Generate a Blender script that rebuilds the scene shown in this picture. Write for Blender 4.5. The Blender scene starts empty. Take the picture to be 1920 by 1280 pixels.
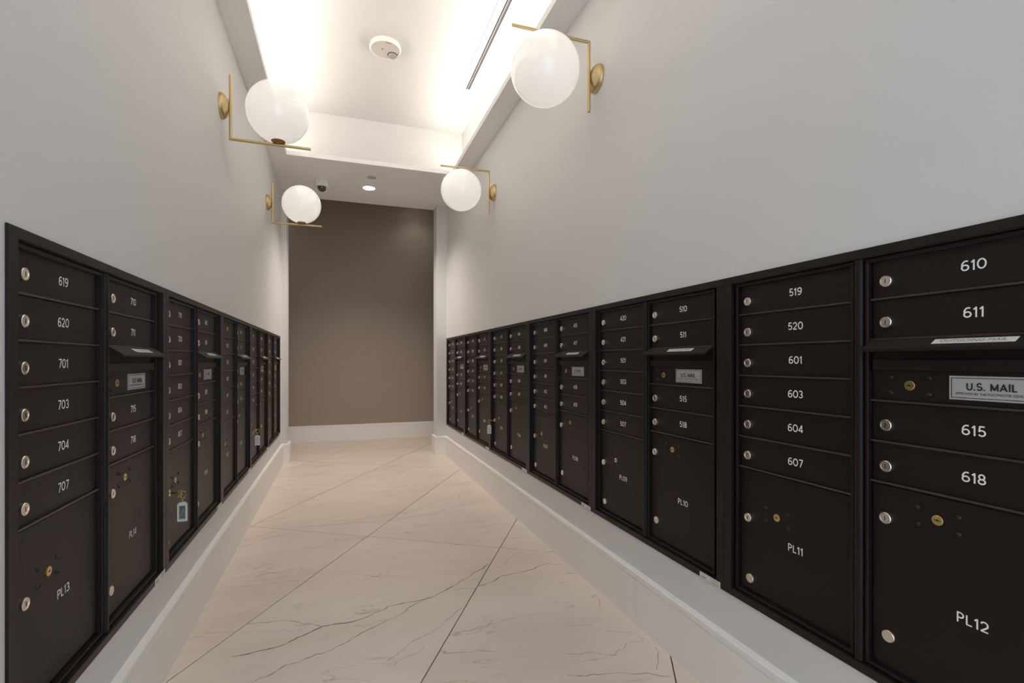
import bpy, bmesh, math, random
from mathutils import Vector, Matrix

random.seed(7)
sc = bpy.context.scene
C = sc.collection
PI = math.pi

# ------------------------------------------------------------------ camera, world, lights, exposure
YAW = math.atan(302.0 / 912.0)
cam = bpy.data.objects.new('camera', bpy.data.cameras.new('camera'))
C.objects.link(cam)
cam.location = (0, 0, 1.005)
cam.rotation_euler = (PI / 2, 0, -YAW)
cam.data.sensor_width = 36.0
cam.data.lens = 36.0 * 912.0 / 1920.0
cam.data.shift_x = 20.0 / 1920.0
cam.data.shift_y = 37.0 / 1920.0
cam.data.clip_start = 0.02
sc.camera = cam

world = bpy.data.worlds.new('world')
sc.world = world
world.use_nodes = True
bg = world.node_tree.nodes['Background']
bg.inputs[0].default_value = (0.80, 0.90, 1.0, 1)      # daylight of the lobby behind the camera
bg.inputs[1].default_value = 0.86

COVE = 2.65          # W per metre of LED strip in the ceiling cove
GLOBE = 0.23        # radiance of the opal globes
DOWN = 50.0          # downlight
HALL = 2.5          # downlights of the cross corridor
WARM = (1.0, 0.905, 0.81)

sc.view_settings.view_transform = 'Standard'
sc.view_settings.look = 'None'
sc.view_settings.gamma = 1.0
sc.view_settings.use_curve_mapping = False
sc.view_settings.exposure = 1.25
sc.cycles.max_bounces = 10
sc.cycles.diffuse_bounces = 7
sc.cycles.sample_clamp_indirect = 4.0

# ------------------------------------------------------------------ helpers
def mat(name, col, rough=0.5, metal=0.0, spec=0.5, bump=0.0, bscale=200.0, emit=None, estr=0.0,
        var=0.0, vscale=6.0, coat=0.0, trans=0.0):
    m = bpy.data.materials.new(name)
    m.use_nodes = True
    nt = m.node_tree
    b = nt.nodes['Principled BSDF']
    b.inputs['Base Color'].default_value = (*col, 1)
    b.inputs['Roughness'].default_value = rough
    b.inputs['Metallic'].default_value = metal
    b.inputs['Specular IOR Level'].default_value = spec
    b.inputs['Coat Weight'].default_value = coat
    b.inputs['Transmission Weight'].default_value = trans
    if emit:
        b.inputs['Emission Color'].default_value = (*emit, 1)
        b.inputs['Emission Strength'].default_value = estr
    if bump or var:
        tc = nt.nodes.new('ShaderNodeTexCoord')
    if bump:
        n = nt.nodes.new('ShaderNodeTexNoise')
        n.inputs['Scale'].default_value = bscale
        n.inputs['Detail'].default_value = 3
        bp = nt.nodes.new('ShaderNodeBump')
        bp.inputs['Strength'].default_value = bump
        bp.inputs['Distance'].default_value = 0.001
        nt.links.new(tc.outputs['Object'], n.inputs['Vector'])
        nt.links.new(n.outputs['Fac'], bp.inputs['Height'])
        nt.links.new(bp.outputs['Normal'], b.inputs['Normal'])
    if var:
        n2 = nt.nodes.new('ShaderNodeTexNoise')
        n2.inputs['Scale'].default_value = vscale
        n2.inputs['Detail'].default_value = 4
        r = nt.nodes.new('ShaderNodeValToRGB')
        r.color_ramp.elements[0].position = 0.3
        r.color_ramp.elements[1].position = 0.7
        r.color_ramp.elements[0].color = (*[c * (1 - var) for c in col], 1)
        r.color_ramp.elements[1].color = (*[min(1, c * (1 + var)) for c in col], 1)
        nt.links.new(tc.outputs['Object'], n2.inputs['Vector'])
        nt.links.new(n2.outputs['Fac'], r.inputs['Fac'])
        nt.links.new(r.outputs['Color'], b.inputs['Base Color'])
    return m

M = dict(
    wall=mat('wall_paint', (0.69, 0.688, 0.683), 0.55, spec=0.35, bump=0.25, bscale=160),
    ceil=mat('ceiling_paint', (0.57, 0.562, 0.55), 0.8, spec=0.2, bump=0.1, bscale=160),
    soffit=mat('soffit_paint', (0.84, 0.83, 0.815), 0.7, spec=0.25, bump=0.1, bscale=160),
    trim=mat('trim_paint', (0.87, 0.855, 0.83), 0.38, spec=0.5),
    brown=mat('brown_wallcovering', (0.36, 0.298, 0.245), 0.55, spec=0.35, bump=0.5, bscale=900, var=0.12, vscale=500),
    grout=mat('grout', (0.03, 0.022, 0.018), 0.9),
    bronze=mat('bronze_powdercoat', (0.0100, 0.0060, 0.0048), 0.42, spec=0.30, bump=0.35, bscale=1400, var=0.22, vscale=900),
    rail=mat('bronze_rail_highlight', (0.060, 0.044, 0.037), 0.34, spec=0.5),  # lighter than the doors: highlight along the rails put into the colour
    dark=mat('dark_recess', (0.006, 0.005, 0.005), 0.7),
    nickel=mat('nickel', (0.80, 0.73, 0.64), 0.30, 1.0),
    slot=mat('key_slot', (0.02, 0.017, 0.015), 0.6),
    brasslock=mat('lock_brass', (0.75, 0.55, 0.22), 0.32, 1.0),
    rivet=mat('black_rivet', (0.008, 0.007, 0.007), 0.35),
    white=mat('white_engraving', (0.93, 0.92, 0.90), 0.6, spec=0.3),
    plate=mat('silver_plate', (0.55, 0.56, 0.57), 0.42, 0.35),
    ink=mat('black_ink', (0.012, 0.012, 0.016), 0.6),
    greyink=mat('grey_ink', (0.16, 0.17, 0.18), 0.6),
    paper=mat('label_paper', (0.72, 0.72, 0.70), 0.6),
    brass=mat('satin_brass', (0.62, 0.475, 0.25), 0.40, 1.0),
    brassdull=mat('brass_cap', (0.36, 0.22, 0.085), 0.45, 1.0),
    goldkey=mat('gold_metal', (0.78, 0.52, 0.13), 0.25, 1.0),
    clear=mat('clear_plastic', (0.72, 0.76, 0.76), 0.2, coat=0.3),
    insert=mat('tag_insert', (0.16, 0.17, 0.17), 0.6, var=0.7, vscale=260),
    insertpale=mat('tag_insert_pale', (0.55, 0.58, 0.58), 0.5, var=0.2, vscale=260),
    device=mat('device_plastic', (0.52, 0.48, 0.44), 0.5),
    devicew=mat('device_white', (0.80, 0.79, 0.74), 0.45),
    camdome=mat('smoked_dome', (0.02, 0.016, 0.016), 0.08, coat=1.0),
    lens=mat('strobe_lens', (0.80, 0.79, 0.76), 0.08, trans=0.85),
    red=mat('red_ink', (0.55, 0.06, 0.05), 0.6),
    globe=mat('opal_glass', (0.50, 0.49, 0.47), 0.10, emit=(1.0, 0.93, 0.85), estr=GLOBE, coat=0.4),
    led=mat('led_diffuser', (0.9, 0.88, 0.85), 0.5, emit=WARM, estr=3.0),
    lamp=mat('downlight_diffuser', (0.9, 0.88, 0.85), 0.5, emit=(1.0, 0.95, 0.88), estr=6.0),
    capgrey=mat('cap_paint', (0.50, 0.49, 0.47), 0.6),
    slotmetal=mat('diffuser_metal', (0.045, 0.036, 0.033), 0.5),
    slotshade=mat('slot_shade_black', (0.008, 0.006, 0.006), 0.8),  # near-black colour painted for the shade down in the air slot
    vein=mat('stone_vein', (0.12, 0.082, 0.066), 0.45, var=0.35, vscale=12),
    veinsoft=mat('soft_stone_vein', (0.26, 0.195, 0.155), 0.42, var=0.2, vscale=10),
)

bb = M['bronze'].node_tree.nodes['Principled BSDF']      # powder coat: soft sheen at grazing angles
bb.inputs['Sheen Weight'].default_value = 0.07
bb.inputs['Sheen Roughness'].default_value = 0.35
bb.inputs['Sheen Tint'].default_value = (1.0, 0.84, 0.76, 1)

def marble():
    m = bpy.data.materials.new('beige_marble')
    m.use_nodes = True
    nt = m.node_tree
    N, Lk = nt.nodes, nt.links
    b = N['Principled BSDF']
    b.inputs['Roughness'].default_value = 0.42
    b.inputs['Specular IOR Level'].default_value = 0.4
    tc = N.new('ShaderNodeTexCoord')
    oi = N.new('ShaderNodeObjectInfo')
    mul = N.new('ShaderNodeVectorMath'); mul.operation = 'SCALE'
    mul.inputs[0].default_value = (37, 53, 11)
    Lk.new(oi.outputs['Random'], mul.inputs['Scale'])
    add = N.new('ShaderNodeVectorMath'); add.operation = 'ADD'
    Lk.new(tc.outputs['Object'], add.inputs[0]); Lk.new(mul.outputs[0], add.inputs[1])
    mp = N.new('ShaderNodeMapping')
    mp.inputs['Rotation'].default_value = (0, 0, math.radians(-42))
    mp.inputs['Scale'].default_value = (0.55, 1.9, 1)
    Lk.new(add.outputs[0], mp.inputs['Vector'])
    # cloudy ground
    n1 = N.new('ShaderNodeTexNoise'); n1.inputs['Scale'].default_value = 2.2; n1.inputs['Detail'].default_value = 7
    n1.inputs['Roughness'].default_value = 0.62
    Lk.new(mp.outputs[0], n1.inputs['Vector'])
    r1 = N.new('ShaderNodeValToRGB')
    r1.color_ramp.elements[0].position = 0.3; r1.color_ramp.elements[1].position = 0.72
    r1.color_ramp.elements[0].color = (0.72, 0.620, 0.540, 1)
    r1.color_ramp.elements[1].color = (0.82, 0.725, 0.645, 1)
    Lk.new(n1.outputs['Fac'], r1.inputs['Fac'])
    # faint veins : contour lines of a stretched noise
    n2 = N.new('ShaderNodeTexNoise'); n2.inputs['Scale'].default_value = 2.0; n2.inputs['Detail'].default_value = 5
    n2.inputs['Roughness'].default_value = 0.55; n2.inputs['Distortion'].default_value = 0.4
    Lk.new(mp.outputs[0], n2.inputs['Vector'])
    s = N.new('ShaderNodeMath'); s.operation = 'SUBTRACT'; s.inputs[1].default_value = 0.5
    a = N.new('ShaderNodeMath'); a.operation = 'ABSOLUTE'
    Lk.new(n2.outputs['Fac'], s.inputs[0]); Lk.new(s.outputs[0], a.inputs[0])
    mr = N.new('ShaderNodeMapRange'); mr.inputs['From Min'].default_value = 0.0; mr.inputs['From Max'].default_value = 0.007
    mr.inputs['To Min'].default_value = 1.0; mr.inputs['To Max'].default_value = 0.0
    Lk.new(a.outputs[0], mr.inputs['Value'])
    n3 = N.new('ShaderNodeTexNoise'); n3.inputs['Scale'].default_value = 3.1
    Lk.new(add.outputs[0], n3.inputs['Vector'])
    mr2 = N.new('ShaderNodeMapRange'); mr2.inputs['From Min'].default_value = 0.46; mr2.inputs['From Max'].default_value = 0.66
    mr2.inputs['To Max'].default_value = 0.5
    Lk.new(n3.outputs['Fac'], mr2.inputs['Value'])
    mm = N.new('ShaderNodeMath'); mm.operation = 'MULTIPLY'
    Lk.new(mr.outputs[0], mm.inputs[0]); Lk.new(mr2.outputs[0], mm.inputs[1])
    mx = N.new('ShaderNodeMix'); mx.data_type = 'RGBA'
    mx.inputs[7].default_value = (0.20, 0.145, 0.115, 1)
    Lk.new(mm.outputs[0], mx.inputs[0]); Lk.new(r1.outputs[0], mx.inputs[6])
    Lk.new(mx.outputs[2], b.inputs['Base Color'])
    return m
M['marble'] = marble()

def bm_box(bm, x0, x1, y0, y1, z0, z1):
    v = [bm.verts.new(p) for p in ((x0, y0, z0), (x1, y0, z0), (x1, y1, z0), (x0, y1, z0),
                                   (x0, y0, z1), (x1, y0, z1), (x1, y1, z1), (x0, y1, z1))]
    for f in ((0, 3, 2, 1), (4, 5, 6, 7), (0, 1, 5, 4), (1, 2, 6, 5), (2, 3, 7, 6), (3, 0, 4, 7)):
        bm.faces.new([v[i] for i in f])

def mesh_from(bm, name, mats, smooth=False, angle=35):
    bmesh.ops.recalc_face_normals(bm, faces=bm.faces[:])
    me = bpy.data.meshes.new(name)
    bm.to_mesh(me); bm.free()
    for m in (mats if isinstance(mats, (list, tuple)) else [mats]):
        me.materials.append(M[m])
    if smooth:
        for p in me.polygons: p.use_smooth = True
        me.set_sharp_from_angle(angle=math.radians(angle))
    return me

def link(name, me, parent=None, loc=(0, 0, 0), rot=(0, 0, 0)):
    o = bpy.data.objects.new(name, me)
    C.objects.link(o)
    o.parent = parent
    o.location = loc
    o.rotation_euler = rot
    return o

def boxes(name, lst, m, parent=None, loc=(0, 0, 0)):
    bm = bmesh.new()
    for b in lst: bm_box(bm, *b)
    return link(name, mesh_from(bm, name, m), parent, loc)

def tag(o, label, cat, group=None, kind=None):
    if label: o['label'] = label
    if cat: o['category'] = cat
    if group: o['group'] = group
    if kind: o['kind'] = kind
    return o

def struct(o, label=None):
    o['kind'] = 'structure'
    if label: o['label'] = label; 
    return o

def thing(name, label, cat, loc=(0, 0, 0), rz=0, group=None):
    o = link(name, None, None, loc, (0, 0, rz))
    return tag(o, label, cat, group)

def lathe(bm, prof, seg=24, axis='z', mi=None, close=True):
    """prof: (r, h) pairs from one end to the other; revolved about the axis; r=0 gives a pole."""
    rings = []
    for r, h in prof:
        if r < 1e-7:
            rings.append([bm.verts.new(ax(0, 0, h, axis))])
        else:
            rings.append([bm.verts.new(ax(r * math.cos(2 * PI * k / seg), r * math.sin(2 * PI * k / seg), h, axis)) for k in range(seg)])
    for i in range(len(rings) - 1):
        a, b = rings[i], rings[i + 1]
        for k in range(seg):
            k2 = (k + 1) % seg
            if len(a) == 1 and len(b) == 1: continue
            if len(a) == 1: f = bm.faces.new((a[0], b[k], b[k2]))
            elif len(b) == 1: f = bm.faces.new((a[k], a[k2], b[0]))
            else: f = bm.faces.new((a[k], a[k2], b[k2], b[k]))
            if mi: f.material_index = mi[i]

def ax(a, b, h, axis):
    if axis == 'z': return (a, b, h)
    if axis == 'y': return (a, h, b)
    return (h, a, b)

def tube(bm, pts, r, seg=12, caps=True):
    """round bar through points with mitred corners"""
    pts = [Vector(p) for p in pts]
    n = len(pts)
    d0 = (pts[1] - pts[0]).normalized()
    up = Vector((0, 0, 1)) if abs(d0.z) < 0.9 else Vector((0, 1, 0))
    u = d0.cross(up).normalized(); w = u.cross(d0).normalized()
    ring = [pts[0] + u * r * math.cos(2 * PI * k / seg) + w * r * math.sin(2 * PI * k / seg) for k in range(seg)]
    rings = [[bm.verts.new(p) for p in ring]]
    for i in range(1, n):
        d = (pts[i] - pts[i - 1]).normalized()
        if i < n - 1:
            nrm = (d + (pts[i + 1] - pts[i]).normalized()).normalized()
        else:
            nrm = d
        new = [p + d * ((pts[i] - p).dot(nrm) / d.dot(nrm)) for p in ring]
        rings.append([bm.verts.new(p) for p in new]); ring = new
    for a, b in zip(rings, rings[1:]):
        for k in range(seg):
            bm.faces.new((a[k], a[(k + 1) % seg], b[(k + 1) % seg], b[k]))
    if caps:
        bm.faces.new(rings[0][::-1]); bm.faces.new(rings[-1])

def torus(bm, R, r, seg=20, sub=8, axis='y'):
    v = [[bm.verts.new(ax((R + r * math.cos(2 * PI * j / sub)) * math.cos(2 * PI * i / seg),
                          (R + r * math.cos(2 * PI * j / sub)) * math.sin(2 * PI * i / seg),
                          r * math.sin(2 * PI * j / sub), axis)) for j in range(sub)] for i in range(seg)]
    for i in range(seg):
        for j in range(sub):
            bm.faces.new((v[i][j], v[(i + 1) % seg][j], v[(i + 1) % seg][(j + 1) % sub], v[i][(j + 1) % sub]))

def panel(bm, w, h, t, c=0.0015, x=0, z=0, y=0, mi=0):
    """plate centred at x,z; front face at y looking to -y, back at y+t, chamfered front edge"""
    a = [bm.verts.new((x + sx * w / 2, y + t, z + sz * h / 2)) for sx, sz in ((-1, -1), (1, -1), (1, 1), (-1, 1))]
    b = [bm.verts.new((x + sx * w / 2, y + c, z + sz * h / 2)) for sx, sz in ((-1, -1), (1, -1), (1, 1), (-1, 1))]
    d = [bm.verts.new((x + sx * (w / 2 - c), y, z + sz * (h / 2 - c))) for sx, sz in ((-1, -1), (1, -1), (1, 1), (-1, 1))]
    fs = [bm.faces.new(a[::-1]), bm.faces.new(d)]
    for p, q in ((a, b), (b, d)):
        for k in range(4):
            fs.append(bm.faces.new((p[k], p[(k + 1) % 4], q[(k + 1) % 4], q[k])))
    for f in fs: f.material_index = mi

# ---- engraved digits: stroke font
def arc(cx, cy, rx, ry, a0, a1, n=14):
    return [(cx + rx * math.cos(math.radians(a0 + (a1 - a0) * k / n)), cy + ry * math.sin(math.radians(a0 + (a1 - a0) * k / n))) for k in range(n + 1)]
_six = [arc(.33, .31, .265, .245, 0, 360, 20), arc(.40, .43, .335, .505, 172, 62, 9)]
GL = {
    '0': (.74, [arc(.37, .5, .305, .435, 0, 360, 24)]),
    '1': (.38, [[(.05, .74), (.25, .93), (.25, 0)]]),
    '2': (.64, [arc(.31, .67, .25, .265, 168, -38, 12) + [(.07, .065), (.59, .065)]]),
    '3': (.62, [arc(.29, .705, .215, .23, 155, -90, 12), arc(.29, .27, .25, .205, 90, -158, 12)]),
    '4': (.68, [[(.47, 0), (.47, .935), (.05, .25), (.64, .25)]]),
    '5': (.63, [[(.54, .935), (.17, .935), (.115, .50)] + arc(.31, .32, .255, .255, 135, -150, 12)]),
    '6': (.66, _six),
    '7': (.62, [[(.05, .935), (.57, .935), (.21, 0)]]),
    '8': (.62, [arc(.31, .715, .205, .22, 0, 360, 18), arc(.31, .28, .25, .215, 0, 360, 18)]),
    '9': (.66, [[(.66 - x, 1 - y) for x, y in s] for s in _six]),
    'P': (.62, [[(.10, 0), (.10, .935), (.32, .935)] + arc(.32, .70, .235, .235, 88, -88, 10) + [(.10, .465)]]),
    'U': (.72, [[(.10, .95), (.10, .33)] + arc(.36, .33, .26, .265, 180, 360, 12) + [(.62, .95)]]),
    'S': (.64, [arc(.32, .70, .23, .235, 25, 270, 12)[:-1] + arc(.32, .285, .25, .22, 90, -155, 12)]),
    'M': (.86, [[(.10, 0), (.10, .90), (.43, .12), (.76, .90), (.76, 0)]]),
    'A': (.76, [[(.05, 0), (.38, .90), (.71, 0)], [(.17, .30), (.59, .30)]]),
    'I': (.22, [[(.11, 0), (.11, 1)]]),
    '.': (.20, [[(.10, 0), (.10, .16)]]),
    ' ': (.30, []),
    'L': (.56, [[(.10, .95), (.10, .065), (.52, .065)]]),
}
NUM = {}
def number_mesh(txt, h=0.0195, sw=0.068, m='white'):
    if txt in NUM: return NUM[txt]
    bm = bmesh.new()
    gap = .10
    tot = sum(GL[c][0] for c in txt) + gap * (len(txt) - 1)
    x0 = -tot / 2
    lay = [0]
    def ribbon(pts):
        lay[0] += 1
        yy = -0.0004 - 0.00008 * (lay[0] % 3)       # crossing strokes never share a plane
        raw = [Vector((p[0], p[1])) for p in pts]
        pts = [raw[0]] + [b for a, b in zip(raw, raw[1:]) if (b - a).length > 0.004]
        closed = (pts[0] - pts[-1]).length < 1e-4
        L, Rr = [], []
        n = len(pts)
        for i in range(n):
            if closed:
                d1 = pts[i] - pts[i - 1 if i > 0 else n - 2]; d2 = pts[(i + 1) if i < n - 1 else 1] - pts[i]
            else:
                d1 = pts[i] - pts[i - 1] if i > 0 else pts[1] - pts[0]
                d2 = pts[i + 1] - pts[i] if i < n - 1 else pts[i] - pts[i - 1]
            d1.normalize(); d2.normalize()
            n1 = Vector((-d1.y, d1.x)); n2 = Vector((-d2.y, d2.x))
            m = n1 + n2
            m = m * (2 / m.length_squared) if m.length > 1e-3 else n1
            if m.length > 1.3: m = m * (1.3 / m.length)
            L.append(pts[i] + m * sw); Rr.append(pts[i] - m * sw)
        vl = [bm.verts.new(((x0 + p.x) * h, yy, (p.y - .5) * h)) for p in L]
        vr = [bm.verts.new(((x0 + p.x) * h, yy, (p.y - .5) * h)) for p in Rr]
        for i in range(n - 1):
            bm.faces.new((vr[i], vr[i + 1], vl[i + 1], vl[i]))
    for c in txt:
        w, strokes = GL[c]
        for s in strokes:
            # sharp corners are built as two overlapping strokes
            run = [Vector(s[0])]
            for a, q in zip(s, list(s[1:]) + [None]):
                if q is None: break
                q = Vector(q)
                if (q - run[-1]).length < 0.004: continue
                if len(run) > 1:
                    d1 = (run[-1] - run[-2]).normalized(); d2 = (q - run[-1]).normalized()
                    if d1.dot(d2) < 0.35:
                        k = run[-1]
                        ribbon(run[:-1] + [k + d1 * sw * 0.55])
                        run = [k - d2 * sw * 0.55]
                run.append(q)
            ribbon(run)
        x0 += w + gap
    me = bpy.data.meshes.new('lettering')
    bm.to_mesh(me); bm.free()
    me.materials.append(M[m])
    # all faces look to -y
    me.update()
    if me.polygons and sum(p.normal.y for p in me.polygons) > 0: me.flip_normals()
    NUM[txt] = me
    return me

def text_mesh(txt, size, width, m, name='lettering', bold=0.0):
    """flat lettering, x right, z up, facing -y, centred"""
    cu = bpy.data.curves.new('txt', 'FONT')
    cu.body = txt; cu.size = 1.0; cu.resolution_u = 3; cu.offset = bold
    o = bpy.data.objects.new('txt', cu)
    C.objects.link(o)
    bpy.context.view_layer.update()
    dg = bpy.context.evaluated_depsgraph_get()
    me = bpy.data.meshes.new_from_object(o.evaluated_get(dg))
    bpy.data.objects.remove(o)
    me.name = name
    xs = [v.co.x for v in me.vertices]; ys = [v.co.y for v in me.vertices]
    cx, cy = (min(xs) + max(xs)) / 2, (min(ys) + max(ys)) / 2
    fx = width / (max(xs) - min(xs)); fy = size / (max(ys) - min(ys))
    for v in me.vertices:
        v.co = ((v.co.x - cx) * fx, 0.0, (v.co.y - cy) * fy)
    me.materials.clear(); me.materials.append(M[m])
    me.update()
    return me

# ------------------------------------------------------------------ room shell
RW, LW = 1.0924, -0.5476            # wall faces
R, L = 1.0874, -0.5426              # front plane of the mailbox trim (5 mm proud)
ZS, ZC = 2.68, 3.147                # soffit underside, tray ceiling
YT = 0.55                           # near end of the tray ceiling
YB = -1.3                           # corridor opens to the lobby here
YP0, YP1 = 5.18, 5.36               # opening wall at the far end
YW = 6.52                           # brown wall
JL, JR = -0.497, 0.983              # jambs of the far opening
W_, H_ = 0.8002, 0.9315             # mailbox unit size
RY = [5.1726 - i * W_ for i in range(7)]        # seams on the right, far to near
LY = [1.0618 + i * W_ for i in range(6)]        # seams on the left, near to far
RB, LB = 0.320, 0.312               # unit bottoms
e = 0.006                           # the wall opening is smaller than the trim by this much

def wall_with_hole(name, x0, x1, y0, y1, hy0, hy1, hz0, hz1, ztop):
    return boxes(name, [(x0, x1, y0, y1, 0, hz0), (x0, x1, y0, y1, hz1, ztop),
                        (x0, x1, y0, hy0, hz0, hz1), (x0, x1, hy1, y1, hz0, hz1)], 'wall')
wr = struct(wall_with_hole('wall_right', RW, RW + 0.13, YB, YP0, RY[6] + e, RY[0] - e, RB + e, RB + H_ - e, ZC + 0.06), 'pale grey painted wall with the long row of mailboxes')
wl = struct(wall_with_hole('wall_left', LW - 0.13, LW, YB, YP0, LY[0] + e, LY[5] - e, LB + e, LB + H_ - e, ZC + 0.06), 'pale painted wall with five mailbox units')
struct(boxes('wall_end_left', [(-2.4, JL, YP0, YP1, 0, ZC + 0.06)], 'wall'), 'narrow white return left of the far opening')
struct(boxes('wall_end_right', [(JR, 3.2, YP0, YP1, 0, ZC + 0.06)], 'wall'), 'narrow white return right of the far opening')
struct(boxes('wall_back', [(-2.4, 3.2, YW, YW + 0.1, 0, ZC + 0.06)], 'brown'), 'taupe brown covered wall at the end of the passage')
struct(boxes('wall_cross_left', [(-2.5, -2.4, YP0, YW + 0.1, 0, ZC + 0.06)], 'wall'))
struct(boxes('wall_cross_right', [(3.2, 3.3, YP0, YW + 0.1, 0, ZC + 0.06)], 'wall'))
struct(boxes('wall_above_opening', [(JL, JR, YP0, YP1, ZS, ZC + 0.06)], 'soffit'))

# tray ceiling, ceiling of the cross corridor, soffit shelf with upturned lip
struct(boxes('ceiling', [(LW, RW, YT - 0.15, 4.49, ZC, ZC + 0.06), (-2.4, 3.2, YP1, YW, 3.10, 3.16)], 'ceil'), 'bright white recessed tray ceiling with hidden cove light')
SL, SR, SE = -0.4140, 0.9530, 4.288
struct(boxes('ceiling_soffit', [
    (LW, SL, YT, SE, ZS, ZS + 0.018), (SL - 0.014, SL, YT, SE, ZS + 0.018, ZS + 0.037),
    (SR, RW, YT, SE, ZS, ZS + 0.018), (SR, SR + 0.014, YT, SE, ZS + 0.018, ZS + 0.037),
    (LW, RW, YB, YT, ZS, ZS + 0.018), (SL - 0.014, SR + 0.014, YT - 0.014, YT, ZS + 0.018, ZS + 0.037),
    (LW, RW, SE, YP0, ZS, ZS + 0.018), (SL - 0.014, SR + 0.014, SE, SE + 0.014, ZS + 0.018, ZS + 0.037),
], 'soffit'), 'lower grey soffit framing the tray ceiling')
struct(boxes('wall_tray_end', [(LW, RW, 4.481, 4.54, ZS + 0.018, ZC)], 'ceil'))
struct(boxes('wall_tray_near', [(LW, RW, YT - 0.15, YT - 0.09, ZS + 0.018, ZC)], 'ceil'))

# ------------------------------------------------------------------ floor: slab, marble tiles, veins
struct(boxes('floor', [(-2.5, 3.3, YB, YW + 0.1, -0.08, -0.005)], 'grout'), 'diagonal beige marble floor with thin dark joints')
floor = bpy.data.objects['floor']
TA = math.radians(59.19)
da = Vector((math.cos(TA), math.sin(TA))); dn = Vector((math.sin(TA), -math.cos(TA)))
TW, TL, N0, A0 = 0.7795, 1.786, -0.5745, 2.560
def clip(poly, nx, ny, c):
    out = []
    for i in range(len(poly)):
        p, q = poly[i], poly[(i + 1) % len(poly)]
        dp, dq = p.x * nx + p.y * ny - c, q.x * nx + q.y * ny - c
        if dp <= 0: out.append(p)
        if dp * dq < 0: out.append(p + (q - p) * (dp / (dp - dq)))
    return out
g = 0.0021
for i in range(-9, 9):
    for j in range(-6, 6):
        n0, a0 = N0 + i * TW, A0 + j * TL
        poly = [dn * (n0 + g) + da * (a0 + g), dn * (n0 + TW - g) + da * (a0 + g), dn * (n0 + TW - g) + da * (a0 + TL - g), dn * (n0 + g) + da * (a0 + TL - g)]
        for nx, ny, c in ((1, 0, 3.25), (-1, 0, 2.45), (0, 1, YW + 0.05), (0, -1, -YB)):
            if poly: poly = clip(poly, nx, ny, c)
        if len(poly) < 3: continue
        ar = abs(sum(poly[k].x * poly[(k + 1) % len(poly)].y - poly[(k + 1) % len(poly)].x * poly[k].y for k in range(len(poly)))) / 2
        if ar < 0.004: continue
        cen = sum(poly, Vector((0, 0))) / len(poly)
        bm = bmesh.new()
        top = [bm.verts.new((p.x - cen.x, p.y - cen.y, 0)) for p in poly]
        bot = [bm.verts.new((p.x - cen.x, p.y - cen.y, -0.005)) for p in poly]
        bm.faces.new(top); bm.faces.new(bot[::-1])
        for k in range(len(poly)):
            bm.faces.new((top[k], bot[k], bot[(k + 1) % len(poly)], top[(k + 1) % len(poly)]))
        link('tile', mesh_from(bm, 'tile', 'marble'), floor, (cen.x, cen.y, 0))

# darker veins of the stone (floor coordinates in metres)
def jitter(pts, amp, lev):
    pts = [Vector(p) for p in pts]
    for _ in range(lev):
        out = []
        for a, b in zip(pts, pts[1:]):
            d = b - a
            m = (a + b) / 2 + Vector((-d.y, d.x)) * random.uniform(-amp, amp)
            out += [a, m]
        pts = out + [pts[-1]]
    return pts
def vein(pts, w, m='vein', amp=0.10, lev=2):
    pts = jitter(pts, amp, lev)
    bm = bmesh.new()
    prev = None
    n = len(pts)
    for i, p in enumerate(pts):
        d = (pts[min(i + 1, n - 1)] - pts[max(i - 1, 0)]).normalized()
        q = Vector((-d.y, d.x))
        ww = w * random.uniform(0.35, 1.25) * (0.25 if i in (0, n - 1) else 1)
        cur = (bm.verts.new((p.x + q.x * ww / 2, p.y + q.y * ww / 2, 0.0003)), bm.verts.new((p.x - q.x * ww / 2, p.y - q.y * ww / 2, 0.0003)))
        if prev: bm.faces.new((prev[0], prev[1], cur[1], cur[0]))
        prev = cur
    o = link('stone_vein', mesh_from(bm, 'stone_vein', m), floor)
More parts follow.
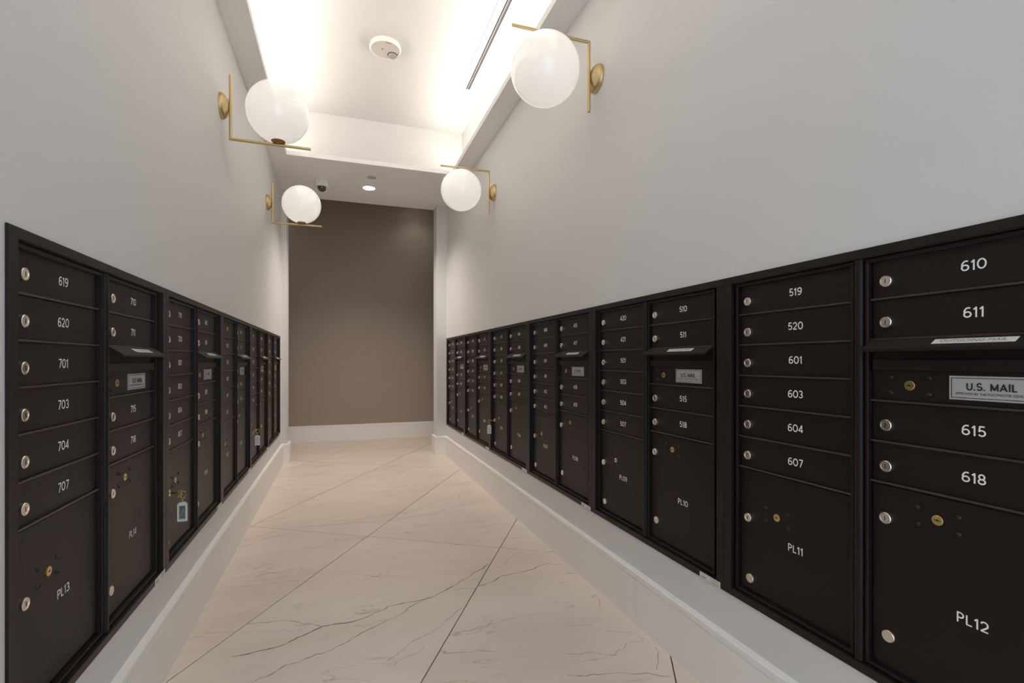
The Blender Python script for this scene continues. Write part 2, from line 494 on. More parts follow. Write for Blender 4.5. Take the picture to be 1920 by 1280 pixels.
VEINS = [
    ([(-0.351, 1.857), (-0.252, 1.867), (-0.179, 1.885), (-0.148, 1.913), (-0.115, 1.931), (-0.065, 1.965), (-0.005, 1.966), (0.095, 1.978), (0.128, 2.0), (0.187, 2.041), (0.259, 2.049), (0.343, 2.054), (0.414, 2.089), (0.512, 2.158), (0.532, 2.178), (0.604, 2.237), (0.706, 2.314)], 0.0045, 'vein'),
    ([(-0.271, 1.693), (-0.21, 1.715), (-0.174, 1.751), (-0.116, 1.767), (-0.042, 1.787), (0.018, 1.823), (0.059, 1.856), (0.102, 1.888), (0.18, 1.937), (0.228, 1.958), (0.266, 2.003), (0.335, 2.046)], 0.003, 'vein'),
    ([(0.583, 2.096), (0.64, 2.11), (0.712, 2.16), (0.763, 2.165), (0.833, 2.171), (0.889, 2.182), (0.927, 2.21), (0.997, 2.228)], 0.004, 'vein'),
    ([(0.677, 2.233), (0.734, 2.253), (0.795, 2.306), (0.828, 2.349), (0.912, 2.426)], 0.002, 'veinsoft'),
    ([(-0.34, 2.071), (-0.272, 2.061), (-0.213, 2.057), (-0.182, 2.044), (-0.132, 2.002), (-0.067, 1.962)], 0.003, 'veinsoft'),
    ([(-0.492, 2.447), (-0.462, 2.429), (-0.388, 2.421), (-0.285, 2.413), (-0.215, 2.416), (-0.128, 2.378)], 0.002, 'veinsoft'),
    ([(-0.529, 3.042), (-0.467, 3.076), (-0.352, 3.138)], 0.0025, 'veinsoft'),
    ([(-0.523, 2.938), (-0.478, 2.96), (-0.429, 3.023), (-0.369, 3.058), (-0.276, 3.098)], 0.003, 'vein'),
    ([(-0.257, 3.198), (-0.21, 3.188), (-0.104, 3.156), (-0.057, 3.245), (0.042, 3.219), (0.103, 3.209), (0.175, 3.237), (0.314, 3.263), (0.423, 3.264)], 0.0025, 'veinsoft'),
    ([(-0.104, 3.156), (-0.017, 3.166), (0.17, 3.137), (0.28, 3.117), (0.409, 3.16), (0.53, 3.173), (0.623, 3.198), (0.678, 3.248), (0.772, 3.305), (0.872, 3.322), (1.034, 3.368)], 0.003, 'vein'),
    ([(0.65, 3.115), (0.721, 3.085), (0.889, 3.044), (0.967, 3.003), (1.062, 2.979)], 0.002, 'veinsoft'),
    ([(0.855, 2.624), (0.909, 2.607), (0.997, 2.599), (1.063, 2.583)], 0.0025, 'vein'),
    ([(0.144, 1.662), (0.179, 1.689), (0.218, 1.727), (0.291, 1.779), (0.354, 1.817), (0.396, 1.865), (0.473, 1.934)], 0.002, 'veinsoft'),
    ([(0.167, 1.626), (0.176, 1.656), (0.217, 1.676), (0.258, 1.683), (0.281, 1.716)], 0.0018, 'veinsoft'),
    ([(0.412, 1.762), (0.461, 1.757), (0.546, 1.778), (0.618, 1.792), (0.688, 1.795), (0.756, 1.786)], 0.0018, 'veinsoft'),
    ([(0.123, 2.749), (0.268, 2.778), (0.316, 2.716), (0.425, 2.713)], 0.0016, 'veinsoft'),
    ([(0.053, 4.255), (0.138, 4.269), (0.227, 4.347), (0.331, 4.426), (0.458, 4.479), (0.591, 4.535), (0.687, 4.606)], 0.003, 'vein'),
    ([(0.291, 4.66), (0.382, 4.681), (0.494, 4.724), (0.563, 4.84), (0.693, 4.915), (0.79, 4.974)], 0.003, 'vein'),
    ([(-0.274, 4.282), (-0.145, 4.188), (-0.02, 4.158)], 0.003, 'veinsoft'),
    ([(-0.509, 4.392), (-0.401, 4.426), (-0.307, 4.502), (-0.195, 4.532), (-0.08, 4.553)], 0.0025, 'veinsoft'),
    ([(-0.472, 5.212), (-0.423, 5.254), (-0.292, 5.24), (-0.135, 5.141), (0.019, 5.049), (0.119, 5.075), (0.237, 5.188), (0.455, 5.415), (0.677, 5.598)], 0.0022, 'veinsoft'),
    ([(-0.21, 5.4), (-0.026, 5.371), (0.164, 5.442), (0.336, 5.489), (0.565, 5.522)], 0.002, 'veinsoft'),
    ([(0.714, 3.802), (0.812, 3.825), (0.94, 3.88), (1.042, 3.969)], 0.003, 'veinsoft'),
    ([(0.378, 3.249), (0.493, 3.304), (0.609, 3.422), (0.743, 3.5), (0.845, 3.598), (1.02, 3.737)], 0.0025, 'veinsoft'),
    ([(0.845, 3.598), (0.843, 3.532), (0.816, 3.476)], 0.003, 'vein'),
    ([(0.809, 1.673), (0.854, 1.667), (0.906, 1.655), (0.915, 1.642)], 0.002, 'veinsoft'),
    ([(0.733, 1.516), (0.796, 1.499), (0.839, 1.488), (0.862, 1.469), (0.892, 1.455), (0.953, 1.489), (0.97, 1.507)], 0.002, 'veinsoft'),
    ([(0.94, 1.602), (0.99, 1.572), (1.04, 1.543), (1.036, 1.502), (1.004, 1.504), (0.959, 1.507)], 0.0015, 'veinsoft'),
    ([(1.056, 1.455), (1.041, 1.421), (1.005, 1.374), (0.978, 1.342)], 0.0022, 'veinsoft'),
    ([(0.684, 1.414), (0.721, 1.399), (0.747, 1.389), (0.801, 1.381), (0.879, 1.358), (0.934, 1.343), (0.953, 1.33), (0.999, 1.303)], 0.003, 'veinsoft'),
    ([(1.012, 2.091), (1.047, 2.084), (1.06, 2.083)], 0.003, 'vein')]
for pts, w, m in VEINS:
    vein(pts, w, m)

# ------------------------------------------------------------------ baseboards
PROF = [(0, 0), (0.023, 0), (0.023, 0.1715), (0.0195, 0.1720), (0.0195, 0.1750), (0.023, 0.1756), (0.023, 0.194), (0.019, 0.198), (0, 0.198)]
def board(name, x, y0, y1, sx, parent=None):
    """board along y against the plane X=x, projecting to sx"""
    bm = bmesh.new()
    a = [bm.verts.new((x + sx * d, y0, z)) for d, z in PROF]
    b = [bm.verts.new((x + sx * d, y1, z)) for d, z in PROF]
    n = len(PROF)
    for k in range(n):
        bm.faces.new((a[k], a[(k + 1) % n], b[(k + 1) % n], b[k]))
    bm.faces.new(a); bm.faces.new(b[::-1])
    return link(name, mesh_from(bm, name, 'trim'), parent)
def board_x(name, y, x0, x1, sy, parent=None):
    bm = bmesh.new()
    a = [bm.verts.new((x0, y + sy * d, z)) for d, z in PROF]
    b = [bm.verts.new((x1, y + sy * d, z)) for d, z in PROF]
    n = len(PROF)
    for k in range(n):
        bm.faces.new((a[k], a[(k + 1) % n], b[(k + 1) % n], b[k]))
    bm.faces.new(a); bm.faces.new(b[::-1])
    return link(name, mesh_from(bm, name, 'trim'), parent)
YJ = 1.598
br = struct(link('baseboard_right', None), 'tall white baseboard with a groove under the right mailboxes')
board('board', RW, YB, YJ - 0.0006, -1, br)
board('board', RW, YJ + 0.0006, YP0 - 0.0005, -1, br)
struct(board('baseboard_left', LW, YB, YP0 - 0.0005, 1), 'tall white baseboard with a groove under the left mailboxes')
struct(board_x('baseboard_back', YW, -2.4, 3.2, -1), 'white baseboard along the brown wall')
b1 = struct(link('baseboard_end_left', None), 'white baseboard wrapped round the left return')
board_x('board', YP0, LW + 0.023, JL + 0.023, -1, b1); board('board', JL, YP0, YP1, 1, b1)
b2 = struct(link('baseboard_end_right', None), 'white baseboard wrapped round the right return')
board_x('board', YP0, JR - 0.023, RW - 0.023, -1, b2); board('board', JR, YP0, YP1, -1, b2)

# ------------------------------------------------------------------ mailbox units
# local frame of a unit: x to the viewer's right, y into the wall (0 = trim front), z up from the unit's bottom
P_ = 0.0875                         # height of a single door
ZT = 1.2265 - RB                    # top of the door field
D_DOOR, D_FRAME, D_POST, D_RAIL = 0.0215, 0.0105, 0.004, 0.0150
COLX = (0.044, 0.414); DW = 0.328

def mk(name, mats, fn, smooth=False):
    bm = bmesh.new(); fn(bm)
    return mesh_from(bm, name, mats, smooth)

def f_trim(bm):
    t = 0.0195; s = 0.029
    def bar(x0, x1, z0, z1): panel(bm, x1 - x0, z1 - z0, 0.020, 0.0008, (x0 + x1) / 2, (z0 + z1) / 2)
    bar(0.0003, W_ - 0.0003, H_ - t, H_); bar(0.0003, W_ - 0.0003, 0, t)
    bar(0.0005, s, t, H_ - t); bar(W_ - s, W_ - 0.0005, t, H_ - t)
ME_trim = mk('outer_trim', 'bronze', f_trim)
ME_body = mk('cabinet_body', 'dark', lambda bm: bm_box(bm, 0.012, W_ - 0.012, 0.0262, 0.12, 0.012, H_ - 0.012))

def f_frame(bm):
    x0, x1, z0, z1, w = -0.0085, DW + 0.0085, 0.343 - RB, 1.2288 - RB, 0.0070
    def bar(a, b, c, d): panel(bm, b - a, d - c, 0.0150, 0.0010, (a + b) / 2, (c + d) / 2)
    bar(x0, x1, z1 - w, z1); bar(x0, x1, z0, z0 + w)
    bar(x0, x0 + w, z0 + w, z1 - w); bar(x1 - w, x1, z0 + w, z1 - w)
ME_frame = mk('column_frame', 'bronze', f_frame)

def f_post(bm):
    # rounded vertical bar
    w, dpt = 0.018, 0.021
    pr = [(-w / 2, dpt)] + [(-w / 2 * math.cos(math.radians(a)), 0.006 - 0.006 * math.sin(math.radians(a))) for a in range(0, 181, 15)] + [(w / 2, dpt)]
    z0, z1 = 0.0215, H_ - 0.0210
    a = [bm.verts.new((x, y, z0)) for x, y in pr]; b = [bm.verts.new((x, y, z1)) for x, y in pr]
    n = len(pr)
    for k in range(n): bm.faces.new((a[k], a[(k + 1) % n], b[(k + 1) % n], b[k]))
    bm.faces.new(a); bm.faces.new(b[::-1])
ME_post = mk('centre_post', 'bronze', f_post, True)

DOOR_T = 0.0045
def door_mesh(name, h):
    return mk(name, 'bronze', lambda bm: panel(bm, DW - 0.002, h - 0.0045, DOOR_T, 0.0010))
ME_door = door_mesh('mailbox_door', P_)
ME_p4 = door_mesh('parcel_door', 4 * P_ - 0.006)
ME_p45 = door_mesh('parcel_door', 4.5 * P_ - 0.006)
ME_out = door_mesh('outgoing_panel', 1.5 * P_)
def f_rail(bm):
    pr = [(0.0063, -0.0022), (0.0016, -0.0022), (0.0, -0.0008), (0.0, 0.0012), (0.0014, 0.0022), (0.0063, 0.0022)]
    a = [bm.verts.new((-DW / 2 + 0.0005, y, z)) for y, z in pr]; b = [bm.verts.new((DW / 2 - 0.0005, y, z)) for y, z in pr]
    n = len(pr)
    for k in range(n): bm.faces.new((a[k], a[(k + 1) % n], b[(k + 1) % n], b[k]))
    bm.faces.new(a); bm.faces.new(b[::-1])
ME_rail = mk('divider_rail', 'rail', f_rail)

def f_lock(bm):
    r = 0.0121
    lathe(bm, [(r, 0.0002), (r, -0.0078), (r - 0.0011, -0.0090), (0.0088, -0.0090), (0.0082, -0.0079), (0.0072, -0.0079), (0.0070, -0.0085), (0, -0.0085)], 24, 'y')
    panel(bm, 0.0017, 0.0092, 0.001, 0.0001, 0, 0, -0.00895, 1)
ME_lock = mk('cam_lock', ['nickel', 'slot'], f_lock, True)
def f_knob(bm):
    r = 0.0128
    lathe(bm, [(r, 0.0002), (r, -0.0030), (r - 0.0010, -0.0042), (0, -0.0046)], 24, 'y')
ME_knob = mk('plug_button', 'nickel', f_knob, True)
def f_brass(bm):
    r = 0.0098
    lathe(bm, [(r, 0.0002), (r, -0.0014), (r - 0.0008, -0.0020), (0, -0.0020)], 20, 'y')
    panel(bm, 0.011, 0.0015, 0.001, 0.0001, 0, 0, -0.0023, 1)
    panel(bm, 0.0028, 0.0040, 0.001, 0.0001, 0, 0, -0.0023, 1)
ME_brass = mk('master_lock', ['brasslock', 'slot'], f_brass, True)
def f_rivet(bm):
    r = 0.0050
    lathe(bm, [(r, 0.0002), (r * 0.95, -0.0012), (r * 0.75, -0.0024), (r * 0.4, -0.0032), (0, -0.0035)], 14, 'y')
ME_rivet = mk('rivet', 'rivet', f_rivet, True)

def f_hood(bm):
    # sloping rain hood over the letter slot with closed ends, lip at the front
    y0, y1, z0, z1, t = D_DOOR + 0.003, -0.0180, 0.0, -0.0205, 0.0016
    x0, x1 = -0.161, 0.164
    sec = [(y0, z0 + 0.004), (y0 - 0.004, z0 + 0.004), (y1, z1), (y1, z1 - 0.0055), (y1 + t, z1 - 0.0055), (y1 + t, z1 - t), (y0 - 0.004, z0 + 0.002 - t), (y0, z0 + 0.002 - t)]
    a = [bm.verts.new((x0, y, z)) for y, z in sec]; b = [bm.verts.new((x1, y, z)) for y, z in sec]
    n = len(sec)
    for k in range(n): bm.faces.new((a[k], a[(k + 1) % n], b[(k + 1) % n], b[k]))
    bm.faces.new(a); bm.faces.new(b[::-1])
ME_hood = mk('mail_hood', 'bronze', f_hood)
def f_flap(bm):
    panel(bm, 0.318, 0.022, 0.0075, 0.001)
ME_flap = mk('slot_flap', 'bronze', f_flap)
def f_usplate(bm):
    panel(bm, 0.127, 0.0450, 0.0012, 0.0004)
ME_usplate = mk('sign_plate', 'plate', f_usplate)
def f_usborder(bm):
    w, h, t = 0.119, 0.0370, 0.0011
    for x, z, a, b in ((0, h / 2, w, t), (0, -h / 2, w, t), (-w / 2, 0, t, h + t), (w / 2, 0, t, h + t)):
        bm_box(bm, x - a / 2, x + a / 2, -0.0003, 0.0001, z - b / 2, z + b / 2)
ME_usborder = mk('sign_border', 'ink', f_usborder)
ME_us1 = number_mesh('U.S. MAIL', 0.0138, 0.085, 'ink')
ME_us2 = text_mesh('APPROVED BY THE POSTMASTER GENERAL', 0.0047, 0.107, 'ink')
ME_ogplate = mk('hood_label', 'paper', lambda bm: panel(bm, 0.124, 0.0165, 0.0008, 0.0002))
ME_og = text_mesh('OUTGOING MAIL', 0.0085, 0.100, 'greyink')
ME_sticker = mk('maker_label', 'paper', lambda bm: panel(bm, 0.088, 0.0175, 0.0006, 0.0001))
ME_st1 = text_mesh('FLORENCE', 0.0048, 0.036, 'ink', bold=0.008)
ME_st2 = text_mesh('USPS-STD-4C', 0.0040, 0.032, 'greyink')
def f_stlines(bm):
    for k, (x, w) in enumerate(((0.021, 0.032), (0.023, 0.028))):
        bm_box(bm, x - w / 2, x + w / 2, -0.0002, 0, -0.0040 - 0.0024 * k, -0.0031 - 0.0024 * k)
    for k in range(2):
        bm_box(bm, -0.037, -0.015, -0.0002, 0, -0.0030 - 0.0026 * k, -0.0014 - 0.0026 * k)
ME_stl = mk('print', 'greyink', f_stlines)

def unit(name, label, group, loc, rz, col1, pl1, col2, pl2):
    u = thing(name, label, 'mailboxes', loc, rz, group)
    link('outer_trim', ME_trim, u)
    link('cabinet_body', ME_body, u)
    for cx in COLX: link('column_frame', ME_frame, u, (cx, D_FRAME, 0))
    link('centre_post', ME_post, u, (0.393, D_POST, 0))
    def lockset(door, x, z, brass=None, knob=None, plz=None, num=None):
        cx, cz = door.location.x, door.location.z
        link('cam_lock', ME_lock, door, (x - cx, 0, z - cz))
        if brass:
            bx, bz = brass
            link('master_lock', ME_brass, door, (bx - cx, 0, bz - cz))
            for sx in (-1, 1):
                for sz in (-1, 1):
                    link('rivet', ME_rivet, door, (bx - cx + sx * 0.0345, 0, bz - cz + sz * 0.0165 + (0.0 if sx < 0 else 0.0)))
        if knob: link('plug_button', ME_knob, door, (knob[0] - cx, 0, knob[1] - cz))
    def single(k, cx, ztop, txt):
        zc = ztop - P_ / 2
        d = link('mailbox_door', ME_door, u, (cx + DW / 2, D_DOOR, zc))
        lockset(d, cx + 0.0318, ztop - P_ + 0.0362)
        if txt: link('number', number_mesh(txt), d, (cx + 0.180 - d.location.x, 0, 0.0005))
        link('divider_rail', ME_rail, u, (cx + DW / 2, D_RAIL, ztop - P_))
    cx = COLX[0]
    for k, t in enumerate(col1): single(k, cx, ZT - k * P_, t)
    z0 = ZT - 10 * P_
    d = link('parcel_door', ME_p4, u, (cx + DW / 2, D_DOOR, z0 + 2 * P_))
    lockset(d, cx + 0.0333, 0.5607 - RB, (0.168, 0.586 - RB), (0.0800, 0.388 - RB))
    link('number', number_mesh(pl1), d, (0.224 - d.location.x, 0, 0.522 - RB - d.location.z))
    cx = COLX[1]
    for k, t in enumerate(col2[:2]): single(k, cx, ZT - k * P_, t)
    zo = ZT - 2 * P_
    d = link('outgoing_panel', ME_out, u, (cx + DW / 2, D_DOOR, zo - 0.75 * P_))
    dx, dz = d.location.x, d.location.z
    bx, bz = 0.488, 0.955 - RB
    link('master_lock', ME_brass, d, (bx - dx, 0, bz - dz))
    for sx in (-1, 1):
        for sz in (-1, 1): link('rivet', ME_rivet, d, (bx - dx + sx * 0.0350, 0, bz - dz + sz * 0.0165))
    link('rivet', ME_rivet, d, (0.707 - dx, 0, bz - dz))
    px = 0.620
    s = link('sign_plate', ME_usplate, d, (px - dx, -0.0013, bz - dz))
    link('sign_border', ME_usborder, d, (px - dx, -0.0014, bz - dz))
    link('lettering', ME_us1, d, (px - dx, -0.0017, bz - dz + 0.0030))
    link('lettering', ME_us2, d, (px - dx, -0.0017, bz - dz - 0.0105))
    link('slot_flap', ME_flap, u, (cx + DW / 2, D_DOOR - 0.0075, zo - 0.054))
    hd = link('mail_hood', ME_hood, u, (cx + DW / 2, 0, zo))
    # label lies on the slope
    sl = math.atan2(0.0245, 0.0385)
    lp = (0.603 - cx - DW / 2, 0.0005, -0.0082)
    link('hood_label', ME_ogplate, hd, (lp[0], lp[1], lp[2]), (-(PI / 2 - sl), 0, 0))
    link('lettering', ME_og, hd, (lp[0], lp[1] - 0.0004, lp[2] + 0.0006), (-(PI / 2 - sl), 0, 0))
    link('divider_rail', ME_rail, u, (cx + DW / 2, D_RAIL, zo - 1.5 * P_))
    for k, t in enumerate(col2[2:]): single(k, cx, zo - 1.5 * P_ - k * P_, t)
    d = link('parcel_door', ME_p45, u, (cx + DW / 2, D_DOOR, z0 + 2.25 * P_))
    lockset(d, cx + 0.0310, 0.6712 - RB, (0.537, 0.694 - RB), (0.4480, 0.420 - RB))
    link('number', number_mesh(pl2), d, (0.592 - d.location.x, 0, 0.523 - RB - d.location.z))
    st = link('maker_label', ME_sticker, u, (W_ - 0.0565, -0.0006, 0.0090))
    link('lettering', ME_st1, st, (0.0200, -0.0001, 0.0036))
    link('lettering', ME_st2, st, (-0.0220, -0.0001, 0.0036))
    link('print', ME_stl, st, (0, 0, 0))
    return u

def fl(*a): return [str(x) for x in a]
RU = [
    (fl(217, 218, 219, 220, 301, 302), 'PL01', fl(303, 304, 305, 306), 'PL02'),
    (fl(307, 308, 309, 310, 311, 312), 'PL03', fl(313, 315, 317, 318), 'PL04'),
    (fl(319, 320, 321, 401, 402, 403), 'PL05', fl(404, 405, 406, 407), 'PL06'),
    (fl(408, 409, 410, 411, 412, 413), 'PL07', fl(415, 417, 418, 419), 'PL08'),
    (fl(420, 421, 501, 503, 504, 507), 'PL09', fl(510, 511, 515, 518), 'PL10'),
    (fl(519, 520, 601, 603, 604, 607), 'PL11', fl(610, 611, 615, 618), 'PL12'),
]
RLAB = ['farthest bronze mailbox unit on the right wall, beside the white return',
        'second farthest bronze mailbox unit on the right wall',
        'bronze mailbox unit on the right wall where a key tag hangs',
        'bronze mailbox unit between doors 408 and 419, third from the near end on the right',
        'bronze mailbox unit with doors 420 to 518, second from the near end on the right',
        'nearest bronze mailbox unit with doors 519 to 618, cut by the right picture edge']
for i, (c1, p1, c2, p2) in enumerate(RU):
    unit('mailbox_unit', RLAB[i], 'mailbox units on the right wall', (R, RY[i], RB), -PI / 2, c1, p1, c2, p2)
LU = [
    (fl(619, 620, 701, 703, 704, 707), 'PL13', fl(710, 711, 715, 718), 'PL14'),
    (fl(719, 720, 801, 803, 804, 807), 'PL15', fl(810, 811, 815, 818), 'PL16'),
    (fl(819, 820, 901, 903, 904, 907), 'PL17', fl(910, 911, 915, 918), 'PL18'),
    (fl(919, 920, 921, 923, 924, 927), 'PL19', fl(930, 931, 935, 938), 'PL20'),
    (fl(939, 940, 941, 943, 944, 947), 'PL21', fl(950, 951, 955, 958), 'PL22'),
]
LLAB = ['nearest bronze mailbox unit on the left wall with doors 619 to 718',
        'second bronze mailbox unit on the left wall, clear key tag hanging below door 807',
        'third bronze mailbox unit from the camera on the left wall',
        'fourth bronze mailbox unit on the left wall, small pale key tag hanging',
        'farthest bronze mailbox unit on the left wall, beside the white return']
for i, (c1, p1, c2, p2) in enumerate(LU):
    unit('mailbox_unit', LLAB[i], 'mailbox units on the left wall', (L, LY[i], LB), PI / 2, c1, p1, c2, p2)

# ------------------------------------------------------------------ keys with tags left in parcel locks
def key_mesh():
    bm = bmesh.new()
    bm_box(bm, -0.0010, 0.0010, -0.022, -0.0005, -0.0032, 0.0032)
    n0 = len(bm.verts)
    lathe(bm, [(0, 0.0012), (0.0085, 0.0012), (0.0085, -0.0012), (0, -0.0012)], 16, 'x')
    bm.verts.ensure_lookup_table()
    for v in bm.verts[n0:]: v.co.y -= 0.029
    return mesh_from(bm, 'key', 'goldkey')
ME_key = key_mesh()
ME_ring = mk('split_ring', 'goldkey', lambda bm: torus(bm, 0.0105, 0.0012, 22, 6, 'x'), True)
ME_lnk = mk('chain_link', 'goldkey', lambda bm: torus(bm, 0.0042, 0.0011, 14, 6, 'y'), True)
ME_clasp = mk('clasp', 'goldkey', lambda bm: (bm_box(bm, -0.0016, 0.0016, -0.0055, 0.0055, -0.003, 0.003), bm_box(bm, -0.0010, 0.0010, -0.0018, 0.0018, -0.008, -0.003)))
def f_tag(bm):
    # clear plastic tag with clipped shoulders; lies in the y-z plane
    w, h, t = 0.030, 0.066, 0.0042
    o = [(-w / 2, -h), (w / 2, -h), (w / 2, -0.007), (w / 2 - 0.007, 0), (-w / 2 + 0.007, 0), (-w / 2, -0.007)]
    a = [bm.verts.new((-t / 2, y, z)) for y, z in o]; b = [bm.verts.new((t / 2, y, z)) for y, z in o]
    n = len(o)
    for k in range(n): bm.faces.new((a[k], a[(k + 1) % n], b[(k + 1) % n], b[k]))
    bm.faces.new(a); bm.faces.new(b[::-1])
ME_tag = mk('plastic_tag', 'clear', f_tag)
def f_insert(bm): bm_box(bm, -0.00235, 0.00235, -0.0095, 0.0095, -0.058, -0.012)
ME_ins = mk('paper_insert', 'insert', f_insert)
ME_insp = mk('paper_insert', 'insertpale', f_insert)
def keytag(label, x, y, z, rz, pale, sgn):
    k = thing('key_with_tag', label, 'key', (x, y, z), rz, 'keys left in parcel locks')
    link('key', ME_key, k)
    link('split_ring', ME_ring, k, (0, -0.0385, -0.0062))
    link('clasp', ME_clasp, k, (0, -0.0385, -0.0195))
    link('chain_link', ME_lnk, k, (0, -0.0385, -0.0305))
    t = link('plastic_tag', ME_tag, k, (0, -0.0385, -0.0335))
    link('paper_insert', ME_insp if pale else ME_ins, t)
lk = (COLX[0] + 0.0333, 0.5607 - RB)
yk = D_DOOR - 0.0084
keytag('gold key with clear plastic tag hanging in the lock below door 807', L - yk, LY[1] + lk[0], LB + lk[1], PI / 2, False, 1)
keytag('small pale key tag hanging on the far part of the left mailboxes', L - yk, LY[3] + lk[0], LB + lk[1], PI / 2, True, 1)
keytag('white key tag hanging from a parcel lock on the right wall', R + yk, RY[2] - lk[0], RB + lk[1], -PI / 2, True, -1)

# ------------------------------------------------------------------ wall sconces
def sconce(label, wx, y, zp, side, arm_up):
    """side: +1 the lamp reaches to +x (left wall), -1 to -x (right wall)"""
    s = thing('wall_sconce', label, 'lamp', (wx, y, zp), 0 if side > 0 else PI, 'globe sconces')
    # local: x out of the wall
    bm = bmesh.new()
    lathe(bm, [(0.0, 0.0002), (0.0600, 0.0002), (0.0605, 0.002)] + [(0.0605 * math.cos(math.radians(a)) , 0.002 + 0.034 * math.sin(math.radians(a))) for a in range(12, 85, 9)] + [(0.0, 0.036)], 32, 'x')
    link('wall_plate', mesh_from(bm, 'wall_plate', 'brass', True, 50), s)
    r = 0.0070
    xt = 0.0420
    za = 0.155 if arm_up else -0.155
    bm = bmesh.new()
    tube(bm, [(xt, 0, -za), (xt, 0, za), (xt + 0.363, 0, za)], r, 14)
    st = link('brass_arm', mesh_from(bm, 'brass_arm', 'brass', True), s)
    xg = xt + 0.212
    rg = 0.1475
    sg = -1 if arm_up else 1
    bm = bmesh.new()
    hc = sg * r
    lathe(bm, [(0, hc * 0.4), (0.018, hc), (0.030, hc + sg * 0.006), (0.034, hc + sg * 0.013), (0, hc + sg * 0.013)], 24, 'z')
    link('globe_cap', mesh_from(bm, 'globe_cap', 'brassdull', True, 40), s, (xg, 0, za))
    bm = bmesh.new()
    bmesh.ops.create_uvsphere(bm, u_segments=48, v_segments=28, radius=rg)
    link('glass_globe', mesh_from(bm, 'glass_globe', 'globe', True, 80), s, (xg, 0, za + sg * (r + 0.008 + rg)))
sconce('large brass sconce with hanging opal globe, nearest on the right wall', RW, 1.932, 2.268, -1, True)
sconce('smaller-looking brass sconce with hanging opal globe, far on the right wall', RW, 3.468, 2.262, -1, True)
sconce('brass sconce with opal globe resting on its arm, nearest on the left wall', LW, 2.655, 2.238, 1, False)
sconce('brass sconce with opal globe resting on its arm, far on the left wall', LW, 4.197, 2.250, 1, False)

# ------------------------------------------------------------------ cove LED strips
def led(label, x0, x1, y0, y1, power, tilt):
    t = thing('led_strip', label, 'light strip', ((x0 + x1) / 2, (y0 + y1) / 2, ZS + 0.018), 0, 'cove light strips')
    hx, hy = (x1 - x0) / 2, (y1 - y0) / 2
    boxes('channel', [(-hx, hx, -hy, hy, 0, 0.006)], 'trim', t)
    boxes('diffuser', [(-hx * 0.8 if hx > hy else -hx * 0.7, hx * 0.8 if hx > hy else hx * 0.7, -hy * 0.98, hy * 0.98, 0.006, 0.008)], 'led', t)
    ld = bpy.data.lights.new('strip_light', 'AREA')
    ld.shape = 'RECTANGLE'; ld.size = 2 * hx; ld.size_y = 2 * hy
    ld.color = WARM
    ld.energy = power
    lo = link('strip_light', ld, t, (0, 0, 0.0140), (PI, tilt, 0))
led('cove light strip hidden behind the left soffit lip', LW + 0.035, LW + 0.050, YT + 0.02, 4.34, COVE * 3.8, math.radians(4))
led('cove light strip hidden behind the right soffit lip', RW - 0.050, RW - 0.035, YT + 0.02, 4.34, COVE * 3.8, math.radians(-4))

# ------------------------------------------------------------------ ceiling fittings
# fire strobe on the tray ceiling
t = thing('fire_alarm', 'round white ceiling fire alarm with clear strobe and red lettering', 'alarm', (0.290, 3.372, ZC))
bm = bmesh.new()
lathe(bm, [(0, 0), (0.095, 0), (0.097, -0.003), (0.097, -0.014), (0.094, -0.016), (0.094, -0.019), (0.1045, -0.021), (0.1045, -0.030), (0.100, -0.036), (0.094, -0.037), (0.092, -0.0345), (0, -0.0345)], 48, 'z', [0] * 9 + [1, 1])
link('housing', mesh_from(bm, 'housing', ['devicew', 'device'], True), t)
bm = bmesh.new()
lathe(bm, [(0.029, -0.0345), (0.029, -0.041), (0.024, -0.048), (0.014, -0.051), (0, -0.051)], 28, 'z')
ln = link('strobe_lens', mesh_from(bm, 'strobe_lens', 'lens', True), t, (0.052, 0.044, 0))
bm = bmesh.new()
lathe(bm, [(0.034, -0.0345), (0.034, -0.0362), (0.029, -0.0362), (0.029, -0.0345)], 28, 'z')
link('lens_rim', mesh_from(bm, 'lens_rim', 'slotmetal', True), ln)
bm = bmesh.new()
lathe(bm, [(0.0050, -0.0345), (0.0050, -0.0352), (0, -0.0352)], 12, 'z')
link('pinhole', mesh_from(bm, 'pinhole', 'slot'), t, (-0.020, -0.003, 0))
link('lettering', text_mesh('FIRE', 0.011, 0.034, 'red', bold=0.012), t, (0.013, -0.080, -0.0376), (PI / 2, 0, 0))

# linear slot diffuser
t = thing('slot_diffuser', 'long linear air slot in the tray ceiling with dark blades', 'air vent', (0.952, 2.22, ZC))
hl = 1.50
boxes('flange', [(-0.059, -0.0150, -hl, hl, -0.0022, 0.0), (0.0150, 0.057, -hl, hl, -0.0022, 0.0), (-0.0150, 0.0150, hl - 0.001, hl + 0.0, -0.0022, 0)], 'ceil', t)
boxes('edge_line', [(-0.0602, -0.0592, -hl, hl, -0.0024, 0.0)], 'slotmetal', t)
boxes('slot_shade', [(-0.0150, 0.0150, -hl, hl - 0.001, -0.0008, 0.0)], 'slotshade', t)  # flat black sheet in place of a recess, shade put into its colour
boxes('blade', [(-0.0045, -0.0030, -hl, hl - 0.001, -0.0040, -0.0008)], 'trim', t)
boxes('blade', [(0.0005, 0.0085, -hl, hl - 0.001, -0.0030, -0.0008)], 'slotmetal', t)
boxes('blade', [(-0.0150, -0.0125, -hl, hl - 0.001, -0.0040, -0.0008)], 'slotmetal', t)
boxes('blade', [(0.0125, 0.0150, -hl, hl - 0.001, -0.0040, -0.0008)], 'slotmetal', t)

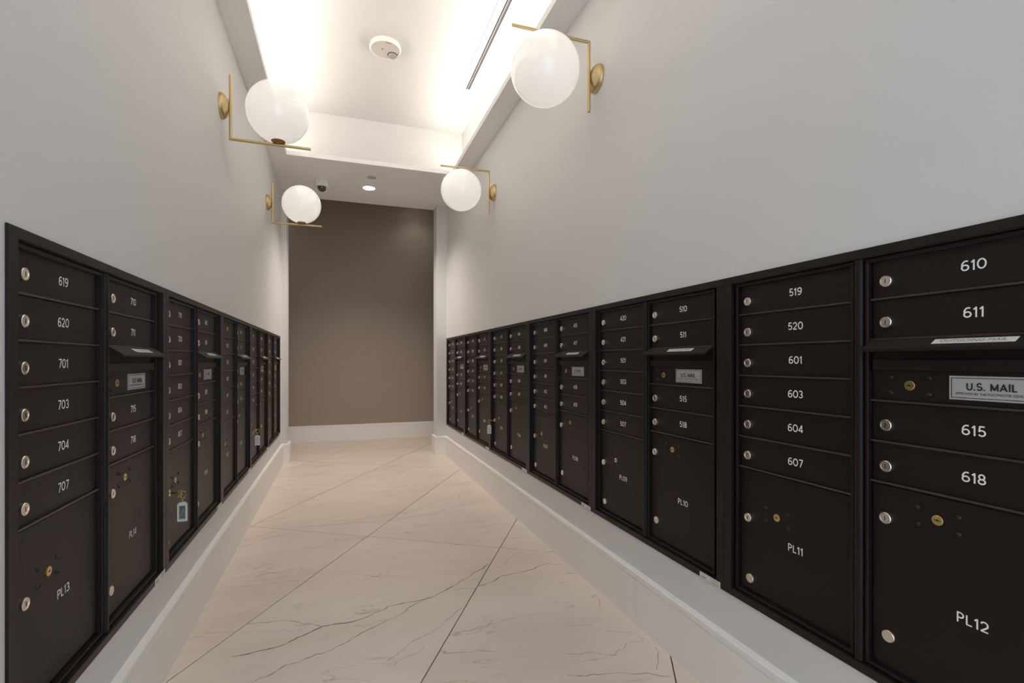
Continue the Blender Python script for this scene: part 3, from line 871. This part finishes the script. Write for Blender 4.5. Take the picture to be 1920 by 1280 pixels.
# dome camera
t = thing('dome_camera', 'white security dome camera with smoked dome on the soffit', 'camera', (-0.163, 4.832, ZS))
bm = bmesh.new()
lathe(bm, [(0, 0), (0.060, 0), (0.060, -0.003), (0.063, -0.004), (0.063, -0.040), (0.058, -0.050), (0.042, -0.052), (0.040, -0.050), (0, -0.050)], 36, 'z')
link('housing', mesh_from(bm, 'housing', 'devicew', True), t)
bm = bmesh.new()
lathe(bm, [(0.040, -0.050), (0.038, -0.062)] + [(0.038 * math.cos(math.radians(a)), -0.062 - 0.032 * math.sin(math.radians(a))) for a in range(15, 90, 15)] + [(0, -0.094)], 30, 'z')
link('smoked_dome', mesh_from(bm, 'smoked_dome', 'camdome', True), t)
boxes('mark', [(-0.013, 0.013, -0.0005, 0.0005, -0.0012, 0.0012)], 'greyink', t, (-0.020, -0.0605, -0.022))

# recessed downlight and blank cap
def downlight(label, x, y, z, power, group, r=0.060, ang=115):
    t = thing('downlight', label, 'downlight', (x, y, z), 0, group)
    bm = bmesh.new()
    lathe(bm, [(r + 0.012, 0.0), (r + 0.012, -0.002), (r + 0.002, -0.004), (r, -0.002), (r, 0.0)], 36, 'z')
    link('trim_ring', mesh_from(bm, 'trim_ring', 'devicew', True), t)
    bm = bmesh.new()
    lathe(bm, [(r, -0.0012), (0, -0.0012)], 36, 'z')
    link('diffuser', mesh_from(bm, 'diffuser', 'lamp'), t)
    ld = bpy.data.lights.new('lamp_light', 'SPOT')
    ld.energy = power; ld.color = (1.0, 0.90, 0.80); ld.spot_size = math.radians(ang); ld.spot_blend = 1.0; ld.shadow_soft_size = r * 0.8
    link('lamp_light', ld, t, (0, 0, -0.02))
downlight('lit round recessed downlight in the soffit beside the dome camera', 0.264, 4.868, ZS, DOWN, None, 0.056, 130)
t = thing('ceiling_cap', 'blank round white cap in the soffit in front of the downlight', 'cap', (0.274, 4.580, ZS))
bm = bmesh.new()
lathe(bm, [(0, 0), (0.041, 0), (0.0415, -0.003), (0.038, -0.0045), (0, -0.0045)], 32, 'z')
link('cap_plate', mesh_from(bm, 'cap_plate', 'capgrey', True), t)
# lamps of the cross corridor, above the head of the opening
for x, lb in ((-0.9, 'left'), (0.95, 'right')):
    downlight('recessed downlight washing the brown wall from the passage ceiling on the ' + lb, x, YW - 0.30, 3.10, HALL, 'passage downlights', 0.05, 120)
